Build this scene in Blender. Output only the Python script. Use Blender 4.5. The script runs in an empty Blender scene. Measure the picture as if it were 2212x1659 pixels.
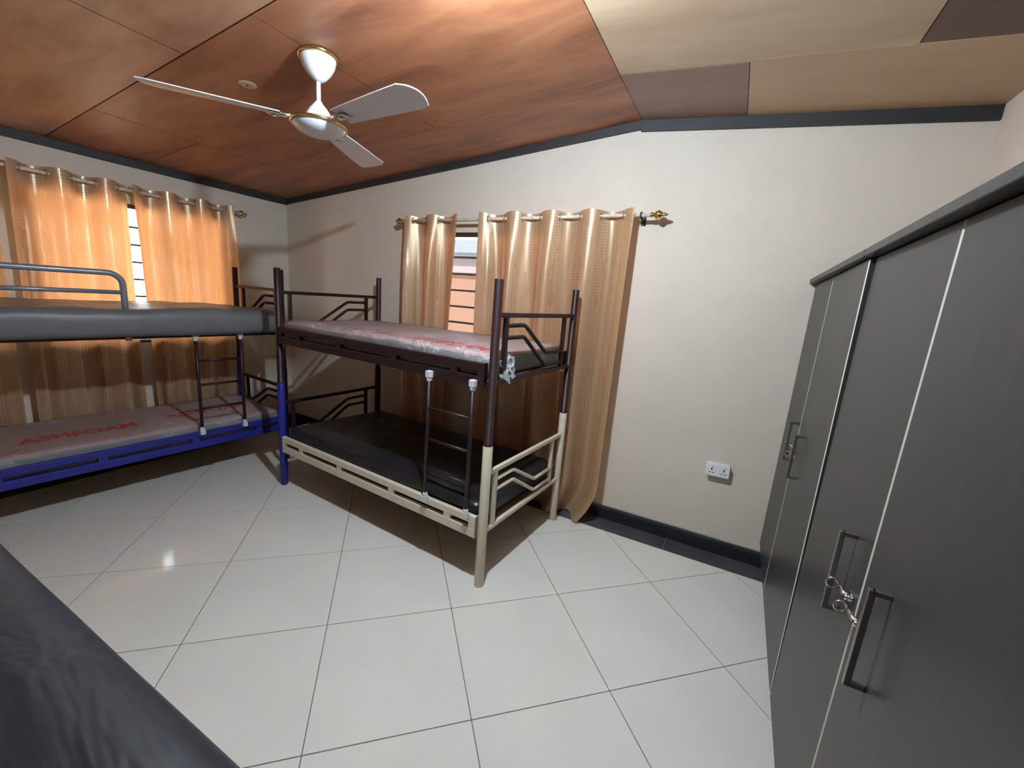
import bpy, bmesh, math, random
from math import sin, cos, pi, radians, sqrt
from mathutils import Vector, Matrix, noise as mnoise

random.seed(7)
scene = bpy.context.scene
COL = scene.collection

# ------------------------------------------------------------------ camera
F_PX, H_CAM = 896.345, 1.6136
PITCH, ROLL, YAW = radians(11.677), radians(4.440), radians(-27.375)
cam_data = bpy.data.cameras.new('camera')
cam_data.sensor_fit = 'HORIZONTAL'
cam_data.sensor_width = 36.0
cam_data.lens = F_PX / 2212 * 36.0
cam_data.clip_start = 0.01
cam = bpy.data.objects.new('camera', cam_data)
COL.objects.link(cam)
_f = Vector((sin(YAW) * cos(PITCH), cos(YAW) * cos(PITCH), -sin(PITCH)))
_r = Vector((cos(YAW), -sin(YAW), 0))
_u = _r.cross(_f)
_r2 = cos(ROLL) * _r + sin(ROLL) * _u
_u2 = -sin(ROLL) * _r + cos(ROLL) * _u
M = Matrix((_r2, _u2, -_f)).transposed().to_4x4()
M.translation = (0, 0, H_CAM)
cam.matrix_world = M
scene.camera = cam

# ------------------------------------------------------------------ world, exposure
SKY = 7.2
world = bpy.data.worlds.new('World')
scene.world = world
world.use_nodes = True
bg = world.node_tree.nodes['Background']
bg.inputs[0].default_value = (0.86, 0.93, 1.0, 1)
bg.inputs[1].default_value = SKY
scene.view_settings.view_transform = 'Standard'
scene.view_settings.look = 'None'
scene.view_settings.gamma = 1.0
scene.view_settings.use_curve_mapping = False
scene.view_settings.exposure = 0.0
sun_data = bpy.data.lights.new('sun', 'SUN')
sun_data.energy = 42.0
sun_data.angle = 0.009
sun_data.color = (1.0, 0.95, 0.86)
sun = bpy.data.objects.new('sun', sun_data)
sun.rotation_euler = Vector((-0.46, 0.30, -0.83)).to_track_quat('-Z', 'Y').to_euler()
COL.objects.link(sun)
LAMP_POS = (-0.83, 1.22, 2.660)
LAMP_STRENGTH = 3450.0
LAMP_COLOR = (0.79, 0.935, 1.08)
scene.cycles.max_bounces = 10
scene.cycles.diffuse_bounces = 6
scene.cycles.transparent_max_bounces = 24
scene.cycles.sample_clamp_indirect = 6.0
scene.cycles.caustics_reflective = False
scene.cycles.caustics_refractive = False

# ------------------------------------------------------------------ room numbers
XL, XR, YB, YF = -4.42, 0.945, 2.992, -2.6
RIDGE_X, RIDGE_Z = -0.745, 2.80
SL, SR = 0.09355, -0.0725
def ceil_z(x):
    return RIDGE_Z + (SL if x < RIDGE_X else SR) * (x - RIDGE_X)

# ------------------------------------------------------------------ materials
MATS = {}
def srgb(r, g, b):
    def c(v):
        v /= 255.0
        return v / 12.92 if v <= 0.04045 else ((v + 0.055) / 1.055) ** 2.4
    return (c(r), c(g), c(b))

class NT:
    def __init__(self, name):
        self.m = bpy.data.materials.new(name)
        self.m.use_nodes = True
        self.t = self.m.node_tree
        self.t.nodes.clear()
        self.out = self.n('ShaderNodeOutputMaterial')
        MATS[name] = self.m
    def n(self, typ, **kw):
        nd = self.t.nodes.new(typ)
        for k, v in kw.items():
            setattr(nd, k, v)
        return nd
    def l(self, a, b):
        self.t.links.new(a, b)
    def coord(self, kind='Object'):
        return self.n('ShaderNodeTexCoord').outputs[kind]
    def mapping(self, vec, scale=(1, 1, 1), rot=(0, 0, 0)):
        mp = self.n('ShaderNodeMapping')
        mp.inputs['Scale'].default_value = scale
        mp.inputs['Rotation'].default_value = rot
        self.l(vec, mp.inputs['Vector'])
        return mp.outputs[0]
    def noise(self, vec, scale, detail=3, rough=0.55, dist=0):
        nz = self.n('ShaderNodeTexNoise')
        nz.inputs['Scale'].default_value = scale
        nz.inputs['Detail'].default_value = detail
        nz.inputs['Roughness'].default_value = rough
        nz.inputs['Distortion'].default_value = dist
        self.l(vec, nz.inputs['Vector'])
        return nz.outputs['Fac']
    def ramp(self, fac, stops):
        rp = self.n('ShaderNodeValToRGB')
        el = rp.color_ramp.elements
        while len(el) < len(stops):
            el.new(0.5)
        for e, (p, c) in zip(el, stops):
            e.position = p
            e.color = (*c, 1) if len(c) == 3 else c
        self.l(fac, rp.inputs[0])
        return rp.outputs[0]
    def math(self, op, a, b=None, clamp=False):
        md = self.n('ShaderNodeMath', operation=op, use_clamp=clamp)
        for i, v in enumerate((a, b)):
            if v is None: continue
            if isinstance(v, (int, float)): md.inputs[i].default_value = v
            else: self.l(v, md.inputs[i])
        return md.outputs[0]
    def mixc(self, fac, a, b):
        mx = self.n('ShaderNodeMix', data_type='RGBA')
        for i, v in ((0, fac), (6, a), (7, b)):
            if isinstance(v, (int, float)): mx.inputs[i].default_value = v
            elif isinstance(v, tuple): mx.inputs[i].default_value = (*v, 1)
            else: self.l(v, mx.inputs[i])
        return mx.outputs[2]
    def bump(self, h, strength=0.3, dist=0.01):
        b = self.n('ShaderNodeBump')
        b.inputs['Strength'].default_value = strength
        b.inputs['Distance'].default_value = dist
        self.l(h, b.inputs['Height'])
        return b.outputs[0]
    def bsdf(self, color, rough=0.5, metal=0.0, spec=0.5, normal=None, coat=0.0, aniso=0.0):
        p = self.n('ShaderNodeBsdfPrincipled')
        for key, v in (('Base Color', color), ('Roughness', rough), ('Metallic', metal)):
            if isinstance(v, (int, float)): p.inputs[key].default_value = v
            elif isinstance(v, tuple): p.inputs[key].default_value = (*v, 1)
            else: self.l(v, p.inputs[key])
        p.inputs['Specular IOR Level'].default_value = spec
        p.inputs['Coat Weight'].default_value = coat
        p.inputs['Coat Roughness'].default_value = 0.1
        if normal is not None: self.l(normal, p.inputs['Normal'])
        return p.outputs[0]
    def done(self, shader):
        self.l(shader, self.out.inputs['Surface'])
        return self.m

def simple(name, color, rough=0.5, metal=0.0, spec=0.5, coat=0.0, nscale=0, nstr=0.1, var=0.0):
    t = NT(name)
    co = t.coord()
    nrm = None
    col = tuple(color)
    if nscale:
        nrm = t.bump(t.noise(co, nscale, 4), nstr, 0.003)
    if var:
        lo = tuple(c * (1 - var) for c in color)
        hi = tuple(min(1, c * (1 + var)) for c in color)
        col = t.ramp(t.noise(co, 4, 4), [(0.3, lo), (0.7, hi)])
    return t.done(t.bsdf(col, rough, metal, spec, nrm, coat))

simple('wall_paint', (0.665, 0.60, 0.515), 0.75, spec=0.25, nscale=120, nstr=0.12, var=0.025)
simple('wall_paint_rough', (0.66, 0.55, 0.46), 0.85, spec=0.2, nscale=60, nstr=0.5, var=0.04)
simple('dark_trim', (0.030, 0.028, 0.030), 0.6, var=0.2, nscale=40, nstr=0.2)
simple('black_tile', (0.020, 0.022, 0.028), 0.13, spec=0.7, var=0.15)
simple('border_tile_lit', (0.070, 0.073, 0.082), 0.2, spec=0.6, var=0.2)  # border tile, paler than the skirting: floor reflection put into its colour
simple('grout_dark', (0.19, 0.18, 0.16), 0.9)
simple('grout_light', (0.45, 0.43, 0.38), 0.9)
simple('maroon_paint', (0.019, 0.0062, 0.008), 0.45, spec=0.4)
simple('blue_paint', (0.018, 0.022, 0.24), 0.45, spec=0.4)
simple('beige_paint', (0.66, 0.60, 0.47), 0.38, coat=0.2, var=0.03)
simple('white_plastic', (0.80, 0.82, 0.84), 0.35)
simple('grey_clip', (0.62, 0.65, 0.68), 0.4)
simple('hole_black', (0.01, 0.01, 0.012), 0.6)
simple('board_brown', (0.20, 0.13, 0.08), 0.8, var=0.2)
simple('fan_white', (0.80, 0.82, 0.85), 0.28, coat=0.3)
simple('gold_chrome', (0.80, 0.62, 0.30), 0.16, metal=1.0)
simple('rod_cream', (0.80, 0.74, 0.62), 0.3, coat=0.4)
simple('chrome', (0.75, 0.75, 0.75), 0.18, metal=1.0)
simple('grey_tube', (0.22, 0.24, 0.28), 0.35, metal=0.3, coat=0.3)
simple('frame_wood', (0.045, 0.028, 0.024), 0.55, var=0.2)
simple('edge_band', (0.60, 0.57, 0.50), 0.5)
simple('handle_dark', (0.30, 0.29, 0.28), 0.28, metal=0.9)
simple('red_ink', (0.85, 0.02, 0.03), 0.6)
simple('peach_render', (0.80, 0.52, 0.38), 0.9, var=0.03)
simple('pale_fascia', (0.84, 0.80, 0.82), 0.9)
simple('outside_white', (0.85, 0.84, 0.80), 0.9)
simple('outside_ground', (0.60, 0.55, 0.48), 0.95, var=0.1)
simple('sky_stand_in_grey', (0.36, 0.42, 0.45), 0.7)

def tile_mat():
    t = NT('floor_tile')
    co = t.coord()
    a = t.noise(co, 2.2, 4)
    b = t.noise(co, 140, 2)
    c1 = t.ramp(a, [(0.3, (0.71, 0.70, 0.645)), (0.7, (0.77, 0.76, 0.70))])
    c2 = t.mixc(t.math('MULTIPLY', b, 0.14), c1, (0.57, 0.53, 0.44))
    sm = t.noise(co, 1.1, 5)
    rough = t.math('ADD', 0.035, t.math('MULTIPLY', sm, 0.07))
    t.done(t.bsdf(c2, rough, spec=0.45))
tile_mat()

def wood_panel(name, dark, mid, light, grain_rot=0.0):
    t = NT(name)
    co = t.coord('Generated')
    ob = t.coord()
    v = t.mapping(ob, (1.0, 3.5, 1.0), (0, 0, grain_rot))
    a = t.noise(v, 1.6, 6, 0.6, 0.6)
    fine = t.noise(t.mapping(ob, (3, 40, 1), (0, 0, grain_rot)), 3.0, 4)
    col = t.ramp(a, [(0.30, dark), (0.5, mid), (0.72, light)])
    col = t.mixc(t.math('MULTIPLY', fine, 0.22), col, dark)
    t.done(t.bsdf(col, 0.52, spec=0.9, normal=t.bump(fine, 0.08, 0.002)))
wood_panel('ceiling_stain', (0.23, 0.078, 0.031), (0.40, 0.152, 0.066), (0.52, 0.23, 0.112))
wood_panel('ceiling_stain_lit', (0.36, 0.175, 0.095), (0.53, 0.285, 0.165), (0.66, 0.385, 0.24))  # paler stain for one panel row, with window light put into the colour
wood_panel('ceiling_tan', (0.46, 0.325, 0.20), (0.55, 0.40, 0.26), (0.63, 0.48, 0.335))
wood_panel('ceiling_tan_flat', (0.47, 0.31, 0.175), (0.52, 0.35, 0.205), (0.57, 0.39, 0.235))
wood_panel('ceiling_brown', (0.22, 0.125, 0.085), (0.25, 0.15, 0.105), (0.29, 0.18, 0.13))
wood_panel('ceiling_red', (0.10, 0.042, 0.028), (0.12, 0.05, 0.034), (0.14, 0.06, 0.042))

def laminate():
    t = NT('grey_laminate')
    co = t.coord()
    fine = t.noise(t.mapping(co, (60, 60, 2)), 3, 3)
    col = t.ramp(fine, [(0.3, (0.030, 0.0295, 0.029)), (0.7, (0.043, 0.042, 0.041))])
    t.done(t.bsdf(col, 0.36, spec=0.26, normal=t.bump(t.noise(co, 300, 2), 0.08, 0.001)))
laminate()

def curtain_mat():
    t = NT('gold_curtain')
    uv = t.coord('UV')
    sx = t.n('ShaderNodeSeparateXYZ'); t.l(uv, sx.inputs[0])
    u, v = sx.outputs[0], sx.outputs[1]           # metres of cloth
    fu = t.math('FRACT', t.math('MULTIPLY', u, 40.0))
    fv = t.math('FRACT', t.math('MULTIPLY', v, 50.0))
    sq = t.math('MULTIPLY', t.math('GREATER_THAN', fu, 0.38), t.math('GREATER_THAN', fv, 0.36))
    cu = t.math('FRACT', t.math('MULTIPLY', u, 40.0 / 7))
    band = t.math('LESS_THAN', cu, 0.43)
    seg = t.n('ShaderNodeTexNoise'); seg.inputs['Scale'].default_value = 7.0
    t.l(t.mapping(uv, (1.4, 0.55, 1)), seg.inputs['Vector'])
    seg = t.math('GREATER_THAN', seg.outputs['Fac'], 0.44)
    pat = t.math('MULTIPLY', sq, t.math('MULTIPLY', band, seg))
    weave = t.noise(t.mapping(uv, (900, 60, 1)), 1.0, 2)
    base = t.ramp(weave, [(0.3, (0.58, 0.42, 0.25)), (0.7, (0.70, 0.53, 0.33))])
    col = t.mixc(t.math('MULTIPLY', pat, 0.80), base, (0.97, 0.88, 0.66))
    rough = t.math('SUBTRACT', 0.36, t.math('MULTIPLY', pat, 0.08))
    metal = t.math('ADD', 0.32, t.math('MULTIPLY', pat, 0.2))
    bmp = t.bump(t.math('ADD', t.math('MULTIPLY', pat, 0.5), t.noise(t.mapping(uv, (14, 2.0, 1)), 1, 3)), 0.25, 0.012)
    sh = t.bsdf(col, rough, metal, 0.5, bmp)
    tr = t.n('ShaderNodeBsdfTranslucent')
    tr.inputs['Color'].default_value = (0.80, 0.345, 0.15, 1)
    mx = t.n('ShaderNodeMixShader'); mx.inputs[0].default_value = 0.40
    t.l(sh, mx.inputs[1]); t.l(tr.outputs[0], mx.inputs[2])
    t.done(mx.outputs[0])
curtain_mat()

def glass_mat(name, tint):
    t = NT(name)
    g = t.n('ShaderNodeBsdfGlossy'); g.inputs['Roughness'].default_value = 0.05
    tr = t.n('ShaderNodeBsdfTransparent'); tr.inputs[0].default_value = (*tint, 1)
    fr = t.n('ShaderNodeFresnel'); fr.inputs[0].default_value = 1.3
    mx = t.n('ShaderNodeMixShader')
    t.l(fr.outputs[0], mx.inputs[0]); t.l(tr.outputs[0], mx.inputs[1]); t.l(g.outputs[0], mx.inputs[2])
    t.done(mx.outputs[0])
glass_mat('louvre_glass', (0.92, 0.94, 0.93))
glass_mat('tinted_glass', (0.355, 0.35, 0.365))
simple('glass_edge', (0.05, 0.07, 0.06), 0.3)

def plastic_mat():
    t = NT('clear_plastic')
    co = t.coord()
    n1 = t.noise(t.mapping(co, (7, 10, 12)), 2.0, 4, 0.6, 1.0)
    n2 = t.noise(t.mapping(co, (18, 7, 18)), 1.6, 3, 0.6, 0.8)
    h = t.math('ADD', n1, t.math('MULTIPLY', n2, 0.7))
    nrm = t.bump(h, 0.9, 0.045)
    g = t.n('ShaderNodeBsdfGlossy'); g.inputs['Roughness'].default_value = 0.12
    t.l(nrm, g.inputs['Normal'])
    tr = t.n('ShaderNodeBsdfTransparent'); tr.inputs[0].default_value = (0.94, 0.95, 0.96, 1)
    df = t.n('ShaderNodeBsdfDiffuse'); df.inputs[0].default_value = (0.8, 0.82, 0.85, 1)
    fr = t.n('ShaderNodeFresnel'); fr.inputs[0].default_value = 1.42
    t.l(nrm, fr.inputs['Normal'])
    m0 = t.n('ShaderNodeMixShader'); c0 = t.noise(t.mapping(co, (8, 11, 11), (0, 0, 0.5)), 1.6, 2, 0.5, 1.4)
    c1 = t.math('SUBTRACT', 1.0, t.math('ABSOLUTE', t.math('SUBTRACT', t.math('MULTIPLY', c0, 4.0), 2.0)), True)
    c2 = t.math('POWER', c1, 9.0)
    reg = t.math('GREATER_THAN', t.noise(co, 3.0, 2), 0.53)
    t.l(t.math('ADD', 0.05, t.math('MULTIPLY', t.math('MULTIPLY', c2, reg), 0.40), True), m0.inputs[0])
    t.l(tr.outputs[0], m0.inputs[1]); t.l(df.outputs[0], m0.inputs[2])
    m1 = t.n('ShaderNodeMixShader')
    t.l(t.math('ADD', 0.10, t.math('MULTIPLY', fr.outputs[0], 0.36), True), m1.inputs[0]); t.l(m0.outputs[0], m1.inputs[1]); t.l(g.outputs[0], m1.inputs[2])
    t.done(m1.outputs[0])
plastic_mat()

def cloth(name, color, rough=0.8, spec=0.3, bscale=12, bstr=0.3, var=0.12, sheen=0.0):
    t = NT(name)
    co = t.coord()
    a = t.noise(co, 3.0, 4)
    lo = tuple(c * (1 - var) for c in color); hi = tuple(c * (1 + var) for c in color)
    col = t.ramp(a, [(0.3, lo), (0.7, hi)])
    nrm = t.bump(t.noise(t.mapping(co, (1.0, 2.0, 1.0)), bscale, 4, 0.55, 0.5), bstr, 0.02)
    t.done(t.bsdf(col, rough, 0, spec, nrm))
cloth('pink_ticking', (0.62, 0.42, 0.40), 0.7, bscale=8)
cloth('grey_ticking', (0.30, 0.305, 0.31), 0.6, bscale=9)
cloth('black_vinyl', (0.012, 0.013, 0.016), 0.34, 0.5, 5, 0.25)
cloth('charcoal_vinyl', (0.016, 0.0175, 0.022), 0.5, 0.22, 5, 0.6)
cloth('grey_vinyl', (0.13, 0.135, 0.14), 0.42, 0.4, 3.5, 0.35)

def emissive(name, color, strength):
    t = NT(name)
    e = t.n('ShaderNodeEmission')
    e.inputs[0].default_value = (*color, 1)
    e.inputs[1].default_value = strength
    t.done(e.outputs[0])
emissive('lamp_glow', LAMP_COLOR, LAMP_STRENGTH)

# ------------------------------------------------------------------ mesh helpers
class MB:
    def __init__(self):
        self.v, self.f, self.mi, self.sm = [], [], [], []
    def add(self, vs, fs, mi=0, smooth=False):
        o = len(self.v)
        self.v += [tuple(p) for p in vs]
        for f in fs:
            self.f.append(tuple(i + o for i in f)); self.mi.append(mi); self.sm.append(smooth)
        return self
    def box(self, a, b, mi=0, mside=None):
        x0, y0, z0 = a; x1, y1, z1 = b
        vs = [(x0, y0, z0), (x1, y0, z0), (x1, y1, z0), (x0, y1, z0), (x0, y0, z1), (x1, y0, z1), (x1, y1, z1), (x0, y1, z1)]
        fs = [(0, 3, 2, 1), (4, 5, 6, 7), (0, 1, 5, 4), (1, 2, 6, 5), (2, 3, 7, 6), (3, 0, 4, 7)]
        return self.add(vs, fs, mi)
    def prism(self, poly, z0, z1, mi=0):
        """poly in XY, extruded in z"""
        n = len(poly)
        vs = [(x, y, z0) for x, y in poly] + [(x, y, z1) for x, y in poly]
        fs = [tuple(range(n - 1, -1, -1)), tuple(range(n, 2 * n))]
        fs += [(i, (i + 1) % n, n + (i + 1) % n, n + i) for i in range(n)]
        return self.add(vs, fs, mi)
    def extr(self, pts, off, mi=0):
        n = len(pts)
        vs = [tuple(p) for p in pts] + [tuple(Vector(p) + Vector(off)) for p in pts]
        fs = [tuple(range(n - 1, -1, -1)), tuple(range(n, 2 * n))]
        fs += [(i, (i + 1) % n, n + (i + 1) % n, n + i) for i in range(n)]
        return self.add(vs, fs, mi)
    def tube(self, path, r, n=12, mi=0, closed=False, caps=True):
        P = [Vector(p) for p in path]
        m = len(P)
        rs = r if isinstance(r, (list, tuple)) else [r] * m
        vs = []
        ref = None
        for i in range(m):
            if closed: t = P[(i + 1) % m] - P[i - 1]
            else: t = P[min(i + 1, m - 1)] - P[max(i - 1, 0)]
            t.normalize()
            if ref is None:
                ref = Vector((0, 0, 1)) if abs(t.z) < 0.9 else Vector((1, 0, 0))
            a = (ref - t * ref.dot(t)).normalized()
            ref = a
            b = t.cross(a)
            k = 1.0
            if not closed and 0 < i < m - 1:
                c = (P[i] - P[i - 1]).normalized().dot((P[i + 1] - P[i]).normalized())
                k = 1.0 / max(0.6, sqrt((1 + c) / 2))
            for j in range(n):
                an = 2 * pi * j / n
                vs.append(P[i] + (a * cos(an) + b * sin(an)) * rs[i] * (k if k < 1.3 else 1.3))
        fs = []
        for i in range(m if closed else m - 1):
            for j in range(n):
                a0 = i * n + j; a1 = i * n + (j + 1) % n
                b0 = ((i + 1) % m) * n + j; b1 = ((i + 1) % m) * n + (j + 1) % n
                fs.append((a0, a1, b1, b0))
        self.add(vs, fs, mi, True)
        if caps and not closed:
            o = len(self.v) - m * n
            self.f.append(tuple(o + j for j in range(n - 1, -1, -1))); self.mi.append(mi); self.sm.append(False)
            self.f.append(tuple(o + (m - 1) * n + j for j in range(n))); self.mi.append(mi); self.sm.append(False)
        return self
    def lathe(self, prof, c=(0, 0, 0), n=28, mi=0, axis='z'):
        vs, fs = [], []
        for r, z in prof:
            for j in range(n):
                a = 2 * pi * j / n
                if axis == 'z': p = (c[0] + r * cos(a), c[1] + r * sin(a), c[2] + z)
                elif axis == 'x': p = (c[0] + z, c[1] + r * cos(a), c[2] + r * sin(a))
                else: p = (c[0] + r * sin(a), c[1] + z, c[2] + r * cos(a))
                vs.append(p)
        m = len(prof)
        for i in range(m - 1):
            for j in range(n):
                fs.append((i * n + j, i * n + (j + 1) % n, (i + 1) * n + (j + 1) % n, (i + 1) * n + j))
        return self.add(vs, fs, mi, True)
    def mesh(self, name):
        me = bpy.data.meshes.new(name)
        me.from_pydata(self.v, [], self.f)
        for p, k, s in zip(me.polygons, self.mi, self.sm):
            p.material_index = k; p.use_smooth = s
        me.validate()
        return me

def obj(name, data, mats, parent=None, kind=None, loc=None, rot=None, bevel=None, fixn=True):
    me = data.mesh(name) if isinstance(data, MB) else data
    if not me.materials:
        for m in (mats if isinstance(mats, (list, tuple)) else [mats]):
            me.materials.append(MATS[m])
    if fixn and isinstance(data, MB):
        b = bmesh.new(); b.from_mesh(me)
        bmesh.ops.recalc_face_normals(b, faces=b.faces)
        b.to_mesh(me); b.free()
    o = bpy.data.objects.new(name, me)
    COL.objects.link(o)
    if parent is not None: o.parent = parent
    if loc is not None: o.location = loc
    if rot is not None: o.rotation_euler = rot
    if kind: o['kind'] = kind
    if bevel:
        w, seg, mi = bevel
        md = o.modifiers.new('bevel', 'BEVEL')
        md.width = w; md.segments = seg; md.limit_method = 'ANGLE'
        if mi is not None: md.material = mi
    return o

def tag(o, label, cat, group=None):
    o['label'] = label; o['category'] = cat
    if group: o['group'] = group
    return o

def thing(name, label, cat, loc=(0, 0, 0), rot=(0, 0, 0), group=None):
    o = bpy.data.objects.new(name, None)
    o.empty_display_size = 0.1
    COL.objects.link(o)
    o.location = loc; o.rotation_euler = rot
    return tag(o, label, cat, group)

def root_struct(name):
    o = bpy.data.objects.new(name, None); COL.objects.link(o); o['kind'] = 'structure'; return o

# ================================================================== FLOOR
BORD = 0.182
floor = obj('floor', MB().box((XL, YF, -0.12), (XR, YB, -0.0025)), 'grout_dark', kind='structure')
TH = radians(16.517); OX, OY = -2.12286, 1.95216      # tile grid in the camera-heading frame
cw, sw = cos(-YAW), sin(-YAW)                          # heading frame -> room frame
def grid_pt(i, j):
    x = OX + 0.6 * (cos(TH) * i + sin(TH) * j)
    y = OY + 0.6 * (sin(TH) * i - cos(TH) * j)
    # room axes: RX=(cos psi,-sin psi), RY=(sin psi,cos psi), psi=-YAW
    return (x * cw - y * sw, x * sw + y * cw)
def clip(poly, rect):
    x0, x1, y0, y1 = rect
    for ax, lim, sgn in ((0, x0, 1), (0, x1, -1), (1, y0, 1), (1, y1, -1)):
        out = []
        for k in range(len(poly)):
            a, b = poly[k - 1], poly[k]
            ia = sgn * (a[ax] - lim) >= 0; ib = sgn * (b[ax] - lim) >= 0
            if ia != ib:
                t = (lim - a[ax]) / (b[ax] - a[ax])
                out.append((a[0] + t * (b[0] - a[0]), a[1] + t * (b[1] - a[1])))
            if ib: out.append(b)
        poly = out
        if len(poly) < 3: return []
    return poly
def area(p):
    return abs(sum(p[k - 1][0] * p[k][1] - p[k][0] * p[k - 1][1] for k in range(len(p)))) / 2
RECT = (XL + BORD, XR, YF, YB - BORD)
full_mesh = None
e = 0.0022 / 0.6
for i in range(-9, 12):
    for j in range(-6, 11):
        q = [grid_pt(i + e, j + e), grid_pt(i + 1 - e, j + e), grid_pt(i + 1 - e, j + 1 - e), grid_pt(i + e, j + 1 - e)]
        c = clip(q, RECT)
        if not c or area(c) < 0.0015: continue
        cx0 = sum(p[0] for p in q) / 4; cy0 = sum(p[1] for p in q) / 4
        if area(c) > area(q) * 0.9999:
            if full_mesh is None:
                full_mesh = MB().prism([(p[0] - cx0, p[1] - cy0) for p in q], -0.009, 0).mesh('tile')
                full_mesh.materials.append(MATS['floor_tile'])
            obj('tile', full_mesh, 'floor_tile', floor, loc=(cx0, cy0, 0), fixn=False)
        else:
            obj('tile', MB().prism([(p[0] - cx0, p[1] - cy0) for p in c], -0.009, 0), 'floor_tile', floor, loc=(cx0, cy0, 0))
# black border tiles along the back and left walls
JX = -0.194
def border_run(a, b, j0, step=0.6):
    """cut positions from a to b with a joint at j0"""
    k = math.floor((a - j0) / step)
    cuts = [a]
    x = j0 + step * (k + 1)
    while x < b - 0.02:
        if x > a + 0.02: cuts.append(x)
        x += step
    return cuts + [b]
cuts = border_run(XL, XR, JX)
bt = []
for a, b in zip(cuts, cuts[1:]):
    obj('border_tile', MB().box((a + 0.0015, YB - BORD + 0.0015, -0.009), (b - 0.0015, YB - 0.012, 0.0)), 'border_tile_lit', floor)
cy = border_run(YF, YB - BORD, 2.2)
for a, b in zip(cy, cy[1:]):
    obj('border_tile', MB().box((XL + 0.012, a + 0.0015, -0.009), (XL + BORD - 0.0015, b - 0.0015, 0.0)), 'border_tile_lit', floor)

# baseboards
def baseboard(name, runs):
    o = root_struct(name)
    for bx in runs:
        obj('skirting_tile', MB().box(*bx), 'black_tile', o, bevel=(0.002, 1, None))
    return o
BH = 0.107
bb = baseboard('baseboard_back', [((a + 0.0015, YB - 0.011, 0.001), (b - 0.0015, YB - 0.0005, BH)) for a, b in zip(cuts, cuts[1:])])
obj('grout_bead', MB().box((XL, YB - 0.012, BH), (XR, YB - 0.0005, BH + 0.006)), 'grout_light', bb)
cy2 = border_run(YF, YB - 0.012, 2.2)
baseboard('baseboard_left', [((XL + 0.0005, a + 0.0015, 0.001), (XL + 0.011, b - 0.0015, BH)) for a, b in zip(cy2, cy2[1:])])

# ================================================================== WALLS
WT = 0.16
W2 = (-2.55, -1.15, 1.02, 2.115)      # back window  x0,x1,z0,z1
W1 = (1.06, 2.36, 1.00, 2.116)        # left window  y0,y1,z0,z1 (right bay)
W1b = (-0.45, 0.93)                   # left window, second bay
def zt(x): return ceil_z(x) + 0.012
mb = MB()
def back_piece(x0, x1, z0, z1=None):
    xs = [x0] + ([RIDGE_X] if z1 is None and x0 < RIDGE_X < x1 else []) + [x1]
    top = [(x, YB, zt(x)) for x in reversed(xs)] if z1 is None else [(x1, YB, z1), (x0, YB, z1)]
    mb.extr([(x0, YB, z0), (x1, YB, z0)] + top, (0, WT, 0))
back_piece(XL - WT, W2[0], -0.12); back_piece(W2[1], XR + WT, -0.12)
back_piece(W2[0], W2[1], -0.12, W2[2]); back_piece(W2[0], W2[1], W2[3])
obj('wall_back', mb, 'wall_paint', kind='structure')
mb = MB()
zl = zt(XL)
for y0, y1, z0, z1 in ((YF, W1b[0], -0.12, zl), (W1b[1], W1[0], -0.12, zl), (W1[1], YB, -0.12, zl),
                       (W1b[0], W1b[1], -0.12, W1[2]), (W1b[0], W1b[1], W1[3], zl), (W1[0], W1[1], -0.12, W1[2]), (W1[0], W1[1], W1[3], zl)):
    mb.box((XL - WT, y0, z0), (XL, y1, z1))
obj('wall_left', mb, 'wall_paint', kind='structure')
obj('wall_right', MB().box((XR, YF, -0.12), (XR + WT, YB, zt(XR))), 'wall_paint_rough', kind='structure')
mb = MB().extr([(XL - WT, YF, -0.12), (XR + WT, YF, -0.12), (XR + WT, YF, zt(XR + WT)), (RIDGE_X, YF, zt(RIDGE_X)), (XL - WT, YF, zt(XL - WT))], (0, -WT, 0))
obj('wall_front', mb, 'wall_paint', kind='structure')

# ================================================================== CEILING
mb = MB()
pts = [(XL - WT, 0, ceil_z(XL - WT)), (RIDGE_X, 0, RIDGE_Z), (XR + WT, 0, ceil_z(XR + WT))]
prof = [(x, YF - WT, z + 0.010) for x, _, z in pts] + [(x, YF - WT, z + 0.06) for x, _, z in reversed(pts)]
mb.extr(prof, (0, YB + WT - (YF - WT), 0))
ceiling = obj('ceiling', mb, 'dark_trim', kind='structure')
def panel(x0, x1, y0, y1, mat, g=0.0022):
    x0 += g; x1 -= g; y0 += g; y1 -= g
    vs = []
    drop = random.uniform(-0.0008, 0.0008)
    for dz in (0.0, 0.0095):
        vs += [(x, y, ceil_z(x) + dz + drop) for x, y in ((x0, y0), (x1, y0), (x1, y1), (x0, y1))]
    fs = [(0, 3, 2, 1), (4, 5, 6, 7), (0, 1, 5, 4), (1, 2, 6, 5), (2, 3, 7, 6), (3, 0, 4, 7)]
    obj('ceiling_panel', MB().add(vs, fs), mat, ceiling)
G = 0.0048
S = 'ceiling_stain'
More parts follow.
